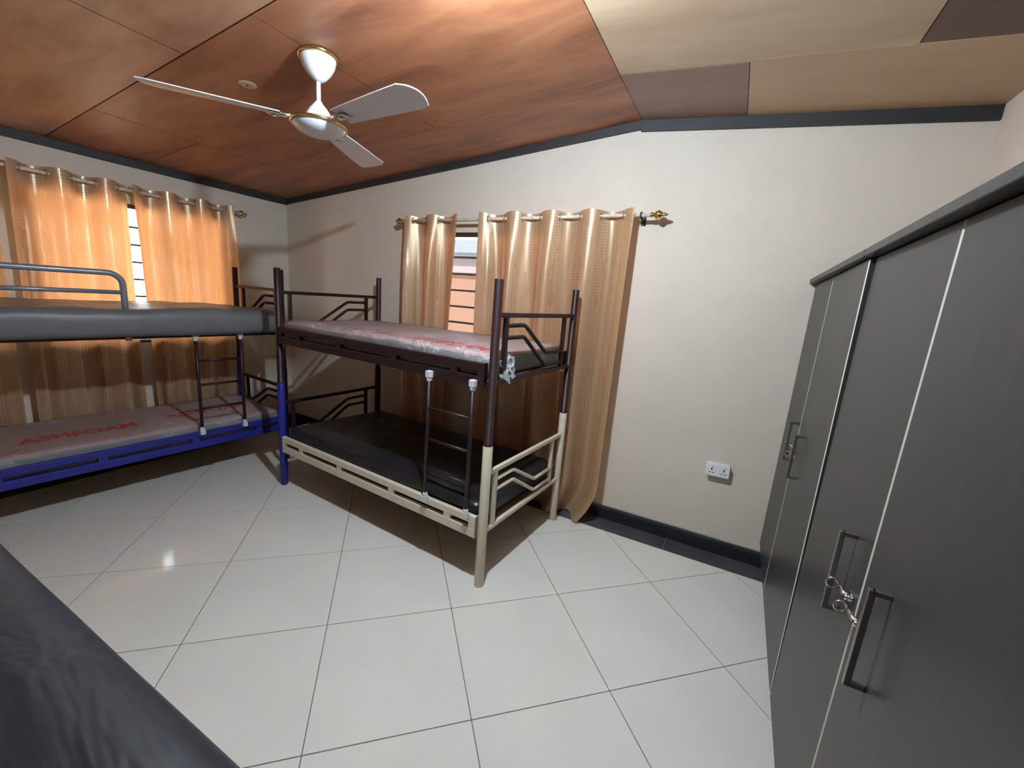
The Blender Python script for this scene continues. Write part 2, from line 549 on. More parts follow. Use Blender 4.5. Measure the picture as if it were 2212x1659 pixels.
for x0, x1, y0, y1, m, g in (
    (XL, -2.53, -0.01, 1.212, 'ceiling_stain_lit', G), (-2.53, RIDGE_X, -0.01, 1.212, 'ceiling_stain_lit', G),
    (XL, -3.61, 1.212, 1.78, S, 0.003), (XL, -3.61, 1.78, 2.42, S, 0.002), (-3.61, -1.98, 1.212, 2.42, S, 0.003), (-1.98, RIDGE_X, 1.212, 2.42, S, 0.0022),
    (XL, -2.97, 2.42, YB, S, 0.0012), (-2.97, RIDGE_X, 2.42, YB, S, 0.0012),
    (XL, -2.53, YF, -0.01, S, G), (-2.53, RIDGE_X, YF, -0.01, S, G),
    (RIDGE_X, -0.137, 2.392, YB, 'ceiling_brown', 0.002), (-0.137, XR, 2.37, YB, 'ceiling_tan_flat', 0.0015),
    (RIDGE_X, 0.457, 1.17, 2.392, 'ceiling_tan', 0.002), (0.457, XR, 1.17, 2.37, 'ceiling_red', 0.002),
    (RIDGE_X, XR, -0.05, 1.17, 'ceiling_tan', 0.002), (RIDGE_X, XR, YF, -0.05, 'ceiling_tan', 0.002)):
    panel(x0, x1, y0, y1, m, g)
# dark cornice strips
HT = 0.058
obj('trim_1', MB().box((XL, YF, ceil_z(XL) - HT), (XL + 0.02, YB, ceil_z(XL) - 0.001)), 'dark_trim', kind='structure')
def trim(name, x0, x1, h):
    mb = MB().extr([(x0, YB - 0.02, ceil_z(x0) - h), (x1, YB - 0.02, ceil_z(x1) - h), (x1, YB - 0.02, ceil_z(x1) - 0.001), (x0, YB - 0.02, ceil_z(x0) - 0.001)], (0, 0.0195, 0))
    obj(name, mb, 'dark_trim', kind='structure')
trim('trim_2', XL + 0.02, RIDGE_X, 0.054)
trim('trim_3', RIDGE_X + 0.001, XR, 0.066)

# ================================================================== WINDOWS
def louvre_window(name, fix, a0, a1, z0, z1, axis, first, pitch, glass='louvre_glass', am=None):
    """axis 'x': window in the back wall (plane y=fix); axis 'y': in the left wall (plane x=fix)"""
    r = root_struct(name)
    def P(a, d, z):                                   # d = outwards
        return (a, fix + d, z) if axis == 'x' else (fix - d, a, z)
    def B(a0_, d0, z0_, a1_, d1, z1_):
        p, q = P(a0_, d0, z0_), P(a1_, d1, z1_)
        return (tuple(min(u, v) for u, v in zip(p, q)), tuple(max(u, v) for u, v in zip(p, q)))
    fw = 0.032
    mb = MB()
    mb.box(*B(a0, 0.012, z1 - fw, a1, 0.05, z1)); mb.box(*B(a0, 0.012, z0, a1, 0.15, z0 + 0.025))
    mb.box(*B(a0, 0.055, z0, a0 + 0.035, 0.15, z1)); mb.box(*B(a1 - 0.035, 0.055, z0, a1, 0.15, z1))
    am = (a0 + a1) / 2 if am is None else am
    mb.box(*B(am - 0.02, 0.06, z0, am + 0.02, 0.15, z1))
    obj('window_frame', mb, 'frame_wood', r)
    for (b0, b1) in ((a0 + 0.037, am - 0.022), (am + 0.022, a1 - 0.037)):
        z = first
        while z - 0.02 > z0 + 0.03:
            zl_ = max(z - 0.152, z0 + 0.03)
            m2 = MB()
            pts = [P(b0, 0.092, zl_), P(b0, 0.098, zl_), P(b0, 0.118, z), P(b0, 0.112, z)]
            off = Vector(P(b1, 0, 0)) - Vector(P(b0, 0, 0))
            m2.extr(pts, off)
            me = m2.mesh('pane')
            o = obj('pane', me, [glass, 'glass_edge'], r)
            for p in me.polygons:
                if abs(p.normal.z) > 0.9: p.material_index = 1
            # dark strip added along the lower lip to darken the blade overlap
            obj('pane_lip', MB().extr([P(b0, 0.088, zl_ - 0.004), P(b0, 0.101, zl_ - 0.004), P(b0, 0.103, zl_ + 0.011), P(b0, 0.09, zl_ + 0.011)], off), 'glass_edge', r)
            z -= pitch
    return r
louvre_window('window_1', XL, W1[0], W1[1], W1[2], W1[3], 'y', 2.095, 0.140, am=1.97)
louvre_window('window_2', YB, W2[0], W2[1], W2[2], W2[3], 'x', 2.072, 0.140, 'tinted_glass')
louvre_window('window_3', XL, W1b[0], W1b[1], W1[2], W1[3], 'y', 2.095, 0.140)

# ================================================================== OUTSIDE
obj('ground', MB().box((-16, -12, -0.4), (8, 14, -0.2)), 'outside_ground', kind='structure')
nb = thing('neighbour_house', 'peach rendered house wall seen through the louvre gap of the back window', 'house', (-2.5, 5.0, -0.2))
obj('wall', MB().box((-4, 0, 0), (6, 0.2, 2.108)), 'peach_render', nb)
obj('fascia', MB().box((-4.1, -0.03, 2.108), (6.1, 0.23, 2.335)), 'pale_fascia', nb)
obj('sky_stand_in', MB().extr([(-4.3, -0.08, 2.335), (-4.3, 2.6, 3.75), (-4.3, 2.6, 3.79), (-4.3, -0.08, 2.375)], (10.6, 0, 0)), 'sky_stand_in_grey', nb)  # sloping sheet added to stand in for a dimmer sky in the top pane
bw = obj('boundary_wall', MB().box((-0.1, -5, 0), (0.1, 5, 2.0)).box((-0.14, -5, 2.0), (0.14, 5, 2.07)), 'outside_white', loc=(-7.4, 3.0, -0.2))
tag(bw, 'bright white boundary wall outside the left window', 'wall')

# ================================================================== CEILING LAMP
lx, ly, lz = LAMP_POS
cl = thing('ceiling_lamp', 'bare white bulb glowing in a holder at the ceiling ridge', 'lamp', (lx, ly, ceil_z(lx)))
dz = lz - ceil_z(lx)
obj('lamp_holder', MB().lathe([(0, -0.001), (0.045, -0.001), (0.045, -0.018), (0.024, -0.026), (0.017, dz + 0.060), (0.019, dz + 0.045), (0.0338, dz + 0.0135), (0.0, dz + 0.0135)]), 'white_plastic', cl)
obj('bulb', MB().lathe([(0.036 * sin(q * pi / 18), dz - 0.036 * cos(q * pi / 18)) for q in range(0, 12)] + [(0.0, dz + 0.0126)], n=24), 'lamp_glow', cl)

# ================================================================== CEILING FAN
FX, FY, FZ = -1.985, 1.53, 2.398
fan = thing('ceiling_fan', 'white three-bladed ceiling fan with gold rims hanging by a short rod', 'fan', (FX, FY, FZ))
zc = ceil_z(FX) - FZ
tilt = math.atan(SL)
cmb = MB().lathe([(0.0, 0.0), (0.083, -0.002), (0.082, -0.018), (0.074, -0.045), (0.056, -0.075), (0.033, -0.100), (0.016, -0.112), (0.0, -0.113)], n=36)
canopy = obj('canopy', cmb, 'fan_white', fan, loc=(0, 0, zc), rot=(0, -tilt, 0))
rim = MB().lathe([(0.080, -0.001), (0.091, -0.001), (0.093, -0.010), (0.086, -0.018), (0.080, -0.016)], n=36)
obj('canopy_rim', rim, 'gold_chrome', canopy)
obj('downrod', MB().tube([(0, 0, 0.075), (0, 0, zc - 0.10)], 0.0105, 16), 'fan_white', fan)
obj('motor_dome', MB().lathe([(0.0, 0.094), (0.012, 0.092), (0.022, 0.078), (0.042, 0.055), (0.058, 0.030), (0.066, 0.010), (0.066, 0.0), (0.058, -0.006), (0, -0.006)], n=36), 'fan_white', fan)
motor = obj('motor_housing', MB().lathe([(0.0, -0.004), (0.10, -0.006), (0.122, -0.012), (0.128, -0.020), (0.120, -0.034), (0.095, -0.052), (0.06, -0.064), (0.025, -0.070), (0.0, -0.071)], n=44), 'fan_white', fan)
obj('motor_rim', MB().lathe([(0.118, -0.007), (0.130, -0.010), (0.136, -0.018), (0.131, -0.026), (0.122, -0.026)], n=44), 'gold_chrome', motor)
bmesh_blade = MB()
R0, R1 = 0.17, 0.69
rows = 14
th = 0.004
for side in (0, 1):
    pass
top, bot = [], []
pitch = radians(-10)
for k in range(rows + 1):
    s = k / rows
    x = R0 + (R1 - R0) * s
    w0 = 0.050 + 0.030 * s ** 0.8
    w1 = 0.056 + 0.026 * s ** 0.8
    if s > 0.93:                                   # rounded tip
        q = (s - 0.93) / 0.07
        w0 *= sqrt(max(0.0, 1 - 0.45 * q * q)); w1 *= sqrt(max(0.0, 1 - 0.25 * q * q))
    row = []
    for m in range(7):
        y = -w0 + (w0 + w1) * m / 6
        z = y * math.tan(pitch) + 0.006 * (1 - (2 * m / 6 - 1) ** 2)
        row.append((x + 0.022 * (1 - (2 * m / 6 - 1) ** 2) * (1 if k == rows else 0), y, z))
    top.append(row)
vs = [p for r_ in top for p in r_]
nv = len(vs)
vs += [(p[0], p[1], p[2] - th) for p in vs]
fs = []
for k in range(rows):
    for m in range(6):
        a = k * 7 + m
        fs.append((a, a + 7, a + 8, a + 1)); fs.append((nv + a, nv + a + 1, nv + a + 8, nv + a + 7))
edge = [m for m in range(7)] + [k * 7 + 6 for k in range(1, rows + 1)] + [rows * 7 + m for m in range(5, -1, -1)] + [k * 7 for k in range(rows - 1, 0, -1)]
for a, b in zip(edge, edge[1:] + edge[:1]):
    fs.append((a, b, nv + b, nv + a))
blade_me = MB().add(vs, fs, 0, False).mesh('blade')
_b = bmesh.new(); _b.from_mesh(blade_me); bmesh.ops.recalc_face_normals(_b, faces=_b.faces); _b.to_mesh(blade_me); _b.free()
brk = MB().tube([(0.095, 0, -0.006), (0.15, 0, -0.005), (0.20, 0, -0.007)], [0.016, 0.013, 0.016], 12).lathe([(0, -0.010), (0.022, -0.010), (0.024, -0.004), (0.018, 0.0), (0, 0.0)], (0.205, 0, -0.004), 16)
brk_me = brk.mesh('blade_bracket')
for k in range(3):
    o = obj('blade', blade_me, 'fan_white', fan, rot=(0, 0, radians(-5.8 + 120 * k)))
    obj('blade_bracket', brk_me, 'chrome', o)

pl = obj('ceiling_patch', MB().lathe([(0, 0), (0.03, 0), (0.042, 0.001), (0.046, 0.004)], n=22), 'ceiling_tan', loc=(-2.532, 1.511, ceil_z(-2.532) - 0.003), rot=(0, -tilt, 0))
tag(pl, 'pale round patch with a dark hole on the ceiling beside the fan', 'patch')
obj('hole', MB().lathe([(0, -0.0012), (0.007, -0.0012), (0.007, 0.0)], n=12), 'hole_black', pl)

# ================================================================== CURTAINS
def curtain(name, label, frame, top, bot, ztop, zbot, nw, phase, ndiv, seed, group, amp=(0.034, 0.045, 0.05), edge_pull=0.0, header=0.085, lean=0.0):
    """frame(a, d, z) -> world; a along the rod, d toward the room"""
    W = abs(top[1] - top[0])
    rows = 46
    vs, uvs = [], []
    cloth_w = W * 1.55
    for i in range(rows + 1):
        t = i / rows
        a0 = top[0] + (bot[0] - top[0]) * t
        a1 = top[1] + (bot[1] - top[1]) * t
        A = amp[0] + (amp[1] - amp[0]) * min(1, t * 2) + (amp[2] - amp[1]) * max(0, t * 2 - 1)
        for j in range(ndiv + 1):
            s = j / ndiv
            th_ = 2 * pi * nw * s + phase
            fold = cos(th_)
            n1 = mnoise.noise((s * nw * 2.3 + seed, t * 0.9, seed * 1.7))
            n2 = mnoise.noise((s * nw * 5.1 + seed * 3, t * 1.6, seed * 0.3))
            grow = min(1.0, t * 5.0)
            d = A * (fold + 0.16 * cos(3 * th_) * grow) + grow * (0.022 * n1 + 0.017 * n2)
            a = a0 + (a1 - a0) * s + 0.35 * A * sin(2 * th_) * (0.35 + 0.3 * t) * (1 if 0.02 < s < 0.98 else 0) + 0.012 * grow * n1 * (1 if a1 > a0 else -1)
            z = ztop + (zbot - ztop) * t
            if i == 0: z += 0.006 * fold
            if t > 0.86 and edge_pull:
                k = (t - 0.86) / 0.14
                d += edge_pull * k * k * (0.4 + 0.6 * s)
                a -= (a1 - a0) * 0.10 * k * k * s
            if i == rows: z += 0.010 * n1
            d += lean * t
            vs.append(frame(a, d, max(z, 0.004)))
            uvs.append((s * cloth_w + seed, (1 - t) * (ztop - zbot)))
    fs = []
    n = ndiv + 1
    for i in range(rows):
        for j in range(ndiv):
            fs.append((i * n + j, i * n + j + 1, (i + 1) * n + j + 1, (i + 1) * n + j))
    me = bpy.data.meshes.new(name)
    me.from_pydata(vs, [], fs)
    uvl = me.uv_layers.new(name='UVMap')
    for lp in me.loops:
        uvl.data[lp.index].uv = uvs[lp.vertex_index]
    for p in me.polygons: p.use_smooth = True
    me.materials.append(MATS['gold_curtain'])
    o = bpy.data.objects.new(name, me); COL.objects.link(o)
    tag(o, label, 'curtain', group)
    return o
RODZ2 = 2.197
def fback(a, d, z): return (a, 2.892 - d, z)
def fleft(a, d, z): return (-4.347 + d, a, z)
def eyelets(o, frame, a0, a1, nw, phase, z, axis):
    """metal rings where the cloth crosses the rod"""
    ks = []
    k = 0
    for m in range(-2, int(nw * 2) + 3):
        s = ((m + 0.5) * pi - phase) / (2 * pi * nw)
        if 0.02 < s < 0.98: ks.append(s)
    me = None
    for s in ks:
        a = a0 + (a1 - a0) * s
        c = frame(a, 0, z)
        pts = []
        for q in range(20):
            an = 2 * pi * q / 20
            pts.append((0, 0.0235 * cos(an), 0.0235 * sin(an)) if axis == 'x' else (0.0235 * cos(an), 0, 0.0235 * sin(an)))
        if me is None:
            me = MB().tube(pts, 0.0042, 8, closed=True).mesh('eyelet'); me.materials.append(MATS['chrome'])
        obj('eyelet', me, 'chrome', o, loc=c)
c1 = curtain('curtain', 'wide gold patterned curtain falling to the floor behind the beige-footed bunk', fback, (-1.885, -0.690), (-1.83, -0.70), 2.238, 0.012, 4.0, 0.0, 150, 1.3, 'gold curtains at the back window', edge_pull=0.05, amp=(0.034, 0.05, 0.06))
eyelets(c1, fback, -1.885, -0.690, 4.0, 0.0, RODZ2, 'x')
c2 = curtain('curtain', 'narrow bunched gold curtain at the left end of the back window rod', fback, (-2.63, -2.085), (-2.60, -2.15), 2.232, 0.03, 2.0, 0.0, 90, 5.1, 'gold curtains at the back window', amp=(0.036, 0.05, 0.055))
eyelets(c2, fback, -2.63, -2.085, 2.0, 0.0, RODZ2 - 0.003, 'x')
c3 = curtain('curtain', 'orange-lit curtain right of the bright slit at the left window', fleft, (1.637, 2.39), (1.672, 2.41), 2.252, 0.03, 3.0, 0.0, 100, 8.4, 'curtains at the left window', amp=(0.034, 0.030, 0.027))
eyelets(c3, fleft, 1.64, 2.39, 3.0, 0.0, 2.212, 'y')
c4 = curtain('curtain', 'orange-lit curtain left of the bright slit, behind the guard rail', fleft, (0.99, 1.620), (0.955, 1.622), 2.252, 0.03, 2.5, 0.0, 100, 11.7, 'curtains at the left window', amp=(0.034, 0.030, 0.027))
eyelets(c4, fleft, 0.99, 1.620, 2.5, 0.0, 2.212, 'y')
c5 = curtain('curtain', 'curtain at the far left edge beyond the grey wall pillar', fleft, (-0.55, 0.915), (-0.55, 0.885), 2.252, 0.03, 6.0, 0.0, 170, 14.9, 'curtains at the left window', amp=(0.034, 0.030, 0.027))
eyelets(c5, fleft, -0.55, 0.915, 6.0, 0.0, 2.212, 'y')

def finial(mb, c, axis, sgn, mi=0):
    prof = [(0.0, 0), (0.016, 0.0), (0.018, 0.012), (0.012, 0.016), (0.012, 0.022), (0.022, 0.030), (0.029, 0.045), (0.027, 0.060), (0.016, 0.072), (0.011, 0.078), (0.014, 0.084), (0.010, 0.092), (0.006, 0.104), (0.0, 0.110)]
    mb.lathe([(r, z * sgn) for r, z in prof], c, 20, mi, axis)
def curtain_rod(label, frame, a0, a1, z0, z1, axis, wall_d):
    r = thing('curtain_rod', label, 'curtain rod', frame((a0 + a1) / 2, 0, (z0 + z1) / 2))
    o0 = Vector(frame((a0 + a1) / 2, 0, (z0 + z1) / 2))
    def L(a, d, z): return tuple(Vector(frame(a, d, z)) - o0)
    zz = lambda a: z0 + (z1 - z0) * (a - a0) / (a1 - a0)
    rod = MB().tube([L(a0, 0, z0), L(a1, 0, z1)], 0.0125, 16)
    obj('rod', rod, 'rod_cream', r)
    # twisted bead wound round the rod
    hel = []
    n = int((a1 - a0) * 60)
    for k in range(n + 1):
        a = a0 + (a1 - a0) * k / n
        ang = k * 0.9
        p = Vector(L(a, 0, zz(a)))
        off = Vector((0, cos(ang), sin(ang))) if axis == 'x' else Vector((cos(ang), 0, sin(ang)))
        hel.append(p + off * 0.0125)
    obj('rod_twist', MB().tube(hel, 0.0016, 5), 'gold_chrome', r)
    for a, sg in ((a0, -1), (a1, 1)):
        m = MB(); finial(m, L(a, 0, zz(a)), axis, sg)
        obj('finial', m, 'gold_chrome', r)
    for a in (a0 + 0.05, a1 - 0.06):
        m = MB().tube([L(a, -wall_d, zz(a) - 0.02), L(a, -0.02, zz(a) - 0.02)], 0.007, 10)
        ring = []
        for q in range(18):
            an = 2 * pi * q / 18
            ring.append(L(a, 0.0165 * cos(an), zz(a) + 0.0165 * sin(an)))
        m.tube(ring, 0.0055, 8, closed=True)
        c = L(a, -wall_d, zz(a) - 0.02)
        pl_ = (0.018, 0.002, 0.03)
        if axis == 'x': m.box((c[0] - 0.015, c[1] - 0.004, c[2] - 0.03), (c[0] + 0.015, c[1] + 0.0, c[2] + 0.03))
        else: m.box((c[0] - 0.0, c[1] - 0.015, c[2] - 0.03), (c[0] + 0.004, c[1] + 0.015, c[2] + 0.03))
        obj('rod_bracket', m, 'dark_trim', r)
curtain_rod('cream twisted curtain rod with gold finials above the back window', fback, -2.668, -0.592, 2.192, 2.202, 'x', 0.098)
curtain_rod('shaded curtain rod with pointed finial above the left window', fleft, -0.6, 2.425, 2.214, 2.208, 'y', 0.071)

# ================================================================== BUNK BEDS
ZL_BOT, ZL_TOP = 0.290, 0.416
ZU_BOT, ZU_TOP = 1.152, 1.275
ZJ, ZP = 0.84, 1.70
def mk_rail(parent, name, L, y0, zb, ztop, mat):
    mb = MB()
    x0, x1 = 0.036, L - 0.036
    mb.box((x0, y0, ztop - 0.042), (x1, y0 + 0.03, ztop))
    mb.box((x0, y0, zb), (x1, y0 + 0.03, zb + 0.053))
    for xa in (x0, x1 - 0.006):
        mb.box((xa, y0 - 0.002, zb - 0.004), (xa + 0.006, y0 + 0.032, ztop + 0.004))
    o = obj(name, mb, mat, parent, bevel=(0.003, 2, None))
    for xs in (0.040, 0.255, 0.710, 1.235, 1.700, L - 0.082):
        if xs == 0.040: w = 0.030
        else: w = 0.046
        obj('spacer', MB().box((xs, y0 + 0.001, zb + 0.052), (xs + w, y0 + 0.029, ztop - 0.041)), mat, o)
    return o
def mk_end(parent, name, x, W, zt_, zb_, mat, flip, r=0.0115, low=False):
    """top and bottom bar; flip: the high flat of the zigzag is at the back"""
    mb = MB()
    mb.box((x - 0.0125, 0.02, zt_ - 0.0125), (x + 0.0125, W - 0.02, zt_ + 0.0125))
    mb.box((x - 0.0125, 0.02, zb_ - 0.0125), (x + 0.0125, W - 0.02, zb_ + 0.0125))
    o = obj(name, mb, mat, parent, bevel=(0.003, 2, None))
    ya, yb = 0.090, W - 0.140
    for y in (ya, yb):
        obj('upright', MB().box((x - 0.0115, y - 0.0115, zb_ + 0.01), (x + 0.0115, y + 0.0115, zt_ - 0.01)), mat, o)
    for dz0, dz1 in (((-0.063, -0.222), (-0.125, -0.300)) if low else ((-0.054, -0.227), (-0.118, -0.306))):
        pts = [(ya, zt_ + dz0), (ya + 0.195, zt_ + dz0), (ya + 0.475, zt_ + dz1), (yb, zt_ + dz1)]
        if flip: pts = [(ya + yb - y, z) for y, z in pts][::-1]
        # soften the bends
        path = [pts[0]]
        for k in (1, 2):
            p, a, b = Vector(pts[k]), Vector(pts[k - 1]), Vector(pts[k + 1])
            da = (a - p).normalized() * 0.022; db = (b - p).normalized() * 0.022
            for q in range(5):
                t = q / 4
                path.append(tuple((1 - t) ** 2 * (p + da) + 2 * t * (1 - t) * p + t * t * (p + db)))
        path.append(pts[3])
        obj('zigzag_bar', MB().tube([(x, y, z) for y, z in path], r, 10), mat, o)
    return o
def bunk(label, loc, rotz, L, W, post_low, rail_low, end_low, ladder_x=None, guard=None):
    r = thing('bunk_bed', label, 'bunk bed', loc, (0, 0, rotz), 'metal bunk beds')
    for k, (x, y) in enumerate(((0, 0), (L, 0), (L, W), (0, W))):
        lo = MB().lathe([(0, 0), (0.024, 0), (0.0268, 0.004), (0.0268, ZJ - 0.003), (0.025, ZJ), (0.0, ZJ)], (x, y, 0), 24)
        obj('lower_post', lo, post_low[k], r)
        up = MB().lathe([(0, ZJ + 0.0005), (0.0262, ZJ + 0.0005), (0.0268, ZJ + 0.006), (0.0262, ZJ + 0.012), (0.0228, ZJ + 0.014), (0.0228, ZP - 0.003), (0.0215, ZP), (0.0, ZP)], (x, y, 0), 24)
        obj('upper_post', up, 'maroon_paint', r)
    mk_rail(r, 'lower_side_rail', L, -0.025, ZL_BOT, ZL_TOP, rail_low)
    mk_rail(r, 'lower_side_rail', L, W - 0.005, ZL_BOT, ZL_TOP, rail_low)
    mk_rail(r, 'upper_side_rail', L, -0.025, ZU_BOT, ZU_TOP, 'maroon_paint')
    mk_rail(r, 'upper_side_rail', L, W - 0.005, ZU_BOT, ZU_TOP, 'maroon_paint')
    mk_end(r, 'lower_end_frame', 0, W, 0.678, 0.333, end_low[0], True, low=True)
    mk_end(r, 'lower_end_frame', L, W, 0.678, 0.333, end_low[1], False, low=True)
    mk_end(r, 'upper_end_frame', 0, W, 1.525, 1.180, 'maroon_paint', True)
    mk_end(r, 'upper_end_frame', L, W, 1.525, 1.180, 'maroon_paint', False)
    for nm, z in (('lower_base_board', 0.318), ('upper_base_board', 1.176)):
        obj(nm, MB().box((0.03, 0.008, z), (L - 0.03, W - 0.008, z + 0.012)), 'board_brown', r)
    if ladder_x is not None:
        yl = -0.040
        m = MB(); la = ladder_x; lb = ladder_x + 0.305
        lad = obj('ladder', MB().tube([(la, yl, 0.436), (la, yl, 1.150)], 0.0115, 12), 'maroon_paint', r)
        obj('ladder_rail', MB().tube([(lb, yl, 0.436), (lb, yl, 1.150)], 0.0115, 12), 'maroon_paint', lad)
        for z in (0.605, 0.790, 0.975):
            obj('rung', MB().tube([(la + 0.009, yl, z), (lb - 0.009, yl, z)], 0.0095, 10), 'maroon_paint', lad)
        for x in (la, lb):
            for zb_, s in ((1.148, 1), (0.438, -1)):
                c = MB().box((x - 0.017, yl - 0.016, min(zb_, zb_ + s * 0.038)), (x + 0.017, yl + 0.0145, max(zb_, zb_ + s * 0.038)))
                c.lathe([(0.0, zb_ - s * 0.022), (0.0135, zb_ - s * 0.022), (0.016, zb_), (0.0, zb_ + s * 0.001)], (x, yl, 0), 12)
                obj('ladder_clip', c, 'grey_clip', lad, bevel=(0.003, 2, None))
    if guard:
        x0, x1 = guard
        yg = -0.040
        R = 0.07
        def arc(zt_, xa, up):
            out = []
            for q in range(9):
                a = (pi / 2) * q / 8
                out.append((xa - R + R * sin(a), yg, zt_ - R + R * cos(a)))
            return out
        path = [(x0, yg, 1.145), (x0, yg, 1.40), (x0, yg, 1.577 - R)] + [(x0 + R - R * sin(pi / 2 - (pi / 2) * q / 8), yg, 1.577 - R + R * cos(pi / 2 - (pi / 2) * q / 8)) for q in range(9)] + arc(1.577, x1, 1) + [(x1, yg, 1.40), (x1, yg, 1.145)]
        g = obj('guard_rail', MB().tube(path, 0.0175, 14), 'grey_tube', r)
        obj('guard_bar', MB().tube([(x0, yg, 1.458), (x1, yg, 1.458)], 0.0135, 12), 'grey_tube', g)
    return r

A2 = radians(-4)
BED2 = bunk('maroon bunk bed with beige lower rail and feet under the back window', (-3.009, 1.943, 0), A2, 1.965, 0.932,
     ['blue_paint', 'beige_paint', 'beige_paint', 'maroon_paint'], 'beige_paint', ['maroon_paint', 'beige_paint'], ladder_x=1.567)
# bed 1: local x runs from the near end (y small) to the corner end; its front faces +X of the room
L1, W1b_ = 1.965, 0.79
P_FR = Vector((-3.475, 2.275, 0))
A1 = radians(90 - 4.6)
BED1_LOC = P_FR - Vector((cos(A1), sin(A1), 0)) * L1
BED1 = bunk('maroon bunk bed with dark blue lower rail along the left wall', BED1_LOC, A1, L1, W1b_,
     ['blue_paint'] * 4, 'blue_paint', ['maroon_paint', 'maroon_paint'], ladder_x=1.30, guard=(0.12, 0.925))
# bed 3: right at the photographer; front faces +Y
BED3_LOC = Vector((0.50, 0.066, 0))
A3 = radians(180 + 1)
BED3 = bunk('maroon bunk bed nearest the camera under the charcoal mattress', BED3_LOC, A3, 1.965, 0.93,
     ['blue_paint'] * 4, 'blue_paint', ['maroon_paint', 'maroon_paint'])

# ================================================================== MATTRESSES
def rbox(x0, x1, y0, y1, z0, z1, r, nx, ny, nz, disp=None):
    """rounded box as a closed grid shell; disp(x,y,z,u,v,w) -> offset"""
    idx, vs, fs = {}, [], []
    def vert(i, j, k):
        key = (i, j, k)
        if key in idx: return idx[key]
        # denser spacing near the edges
        u, v, w = i / nx, j / ny, k / nz
        p = Vector((x0 + (x1 - x0) * u, y0 + (y1 - y0) * v, z0 + (z1 - z0) * w))
        c = Vector((min(max(p.x, x0 + r), x1 - r), min(max(p.y, y0 + r), y1 - r), min(max(p.z, z0 + r), z1 - r)))
        d = p - c
        if d.length > 1e-9:
            m = max(abs(d.x), abs(d.y), abs(d.z))
            p = c + d.normalized() * m
        if disp: p = p + Vector(disp(p.x, p.y, p.z, u, v, w))
        idx[key] = len(vs); vs.append(tuple(p))
        return idx[key]
    for i in range(nx):
        for j in range(ny):
            fs.append((vert(i, j, 0), vert(i, j + 1, 0), vert(i + 1, j + 1, 0), vert(i + 1, j, 0)))
            fs.append((vert(i, j, nz), vert(i + 1, j, nz), vert(i + 1, j + 1, nz), vert(i, j + 1, nz)))
    for i in range(nx):
        for k in range(nz):
            fs.append((vert(i, 0, k), vert(i + 1, 0, k), vert(i + 1, 0, k + 1), vert(i, 0, k + 1)))
            fs.append((vert(i, ny, k), vert(i, ny, k + 1), vert(i + 1, ny, k + 1), vert(i + 1, ny, k)))
    for j in range(ny):
        for k in range(nz):
            fs.append((vert(0, j, k), vert(0, j, k + 1), vert(0, j + 1, k + 1), vert(0, j + 1, k)))
            fs.append((vert(nx, j, k), vert(nx, j + 1, k), vert(nx, j + 1, k + 1), vert(nx, j, k + 1)))
    return MB().add(vs, fs, 0, True)
def nz3(x, y, z, s, seed): return mnoise.noise((x * s + seed, y * s + seed * 2, z * s))

def top_height(xx, yy, seed, ztop, amp=0.006):
    return ztop + amp * nz3(xx, yy, 0, 2.2, seed) + amp * 0.6 * nz3(xx, yy, 0, 6, seed + 5)

def lettering(parent, word, x0, yb, size, seed, ztop, amp, squash=1.0):
    cu = bpy.data.curves.new('lettering', 'FONT')
    cu.body = word; cu.size = size; cu.fill_mode = 'FRONT'; cu.resolution_u = 3; cu.offset = size * 0.035
    tmp = bpy.data.objects.new('lettering_tmp', cu); COL.objects.link(tmp)
    dg = bpy.context.evaluated_depsgraph_get(); dg.update()
    me = bpy.data.meshes.new_from_object(tmp.evaluated_get(dg))
    bpy.data.objects.remove(tmp)
    b = bmesh.new(); b.from_mesh(me)
    bmesh.ops.subdivide_edges(b, edges=[e for e in b.edges if e.calc_length() > 0.03], cuts=2)
    for v in b.verts:
        x, y = x0 + v.co.x * squash, yb + v.co.y
        v.co = Vector((x, y, top_height(x, y, seed, ztop, amp) + 0.003))
    b.to_mesh(me); b.free()
    me.materials.clear()
    me.materials.append(MATS['red_ink'])
    return obj('lettering', me, 'red_ink', parent)

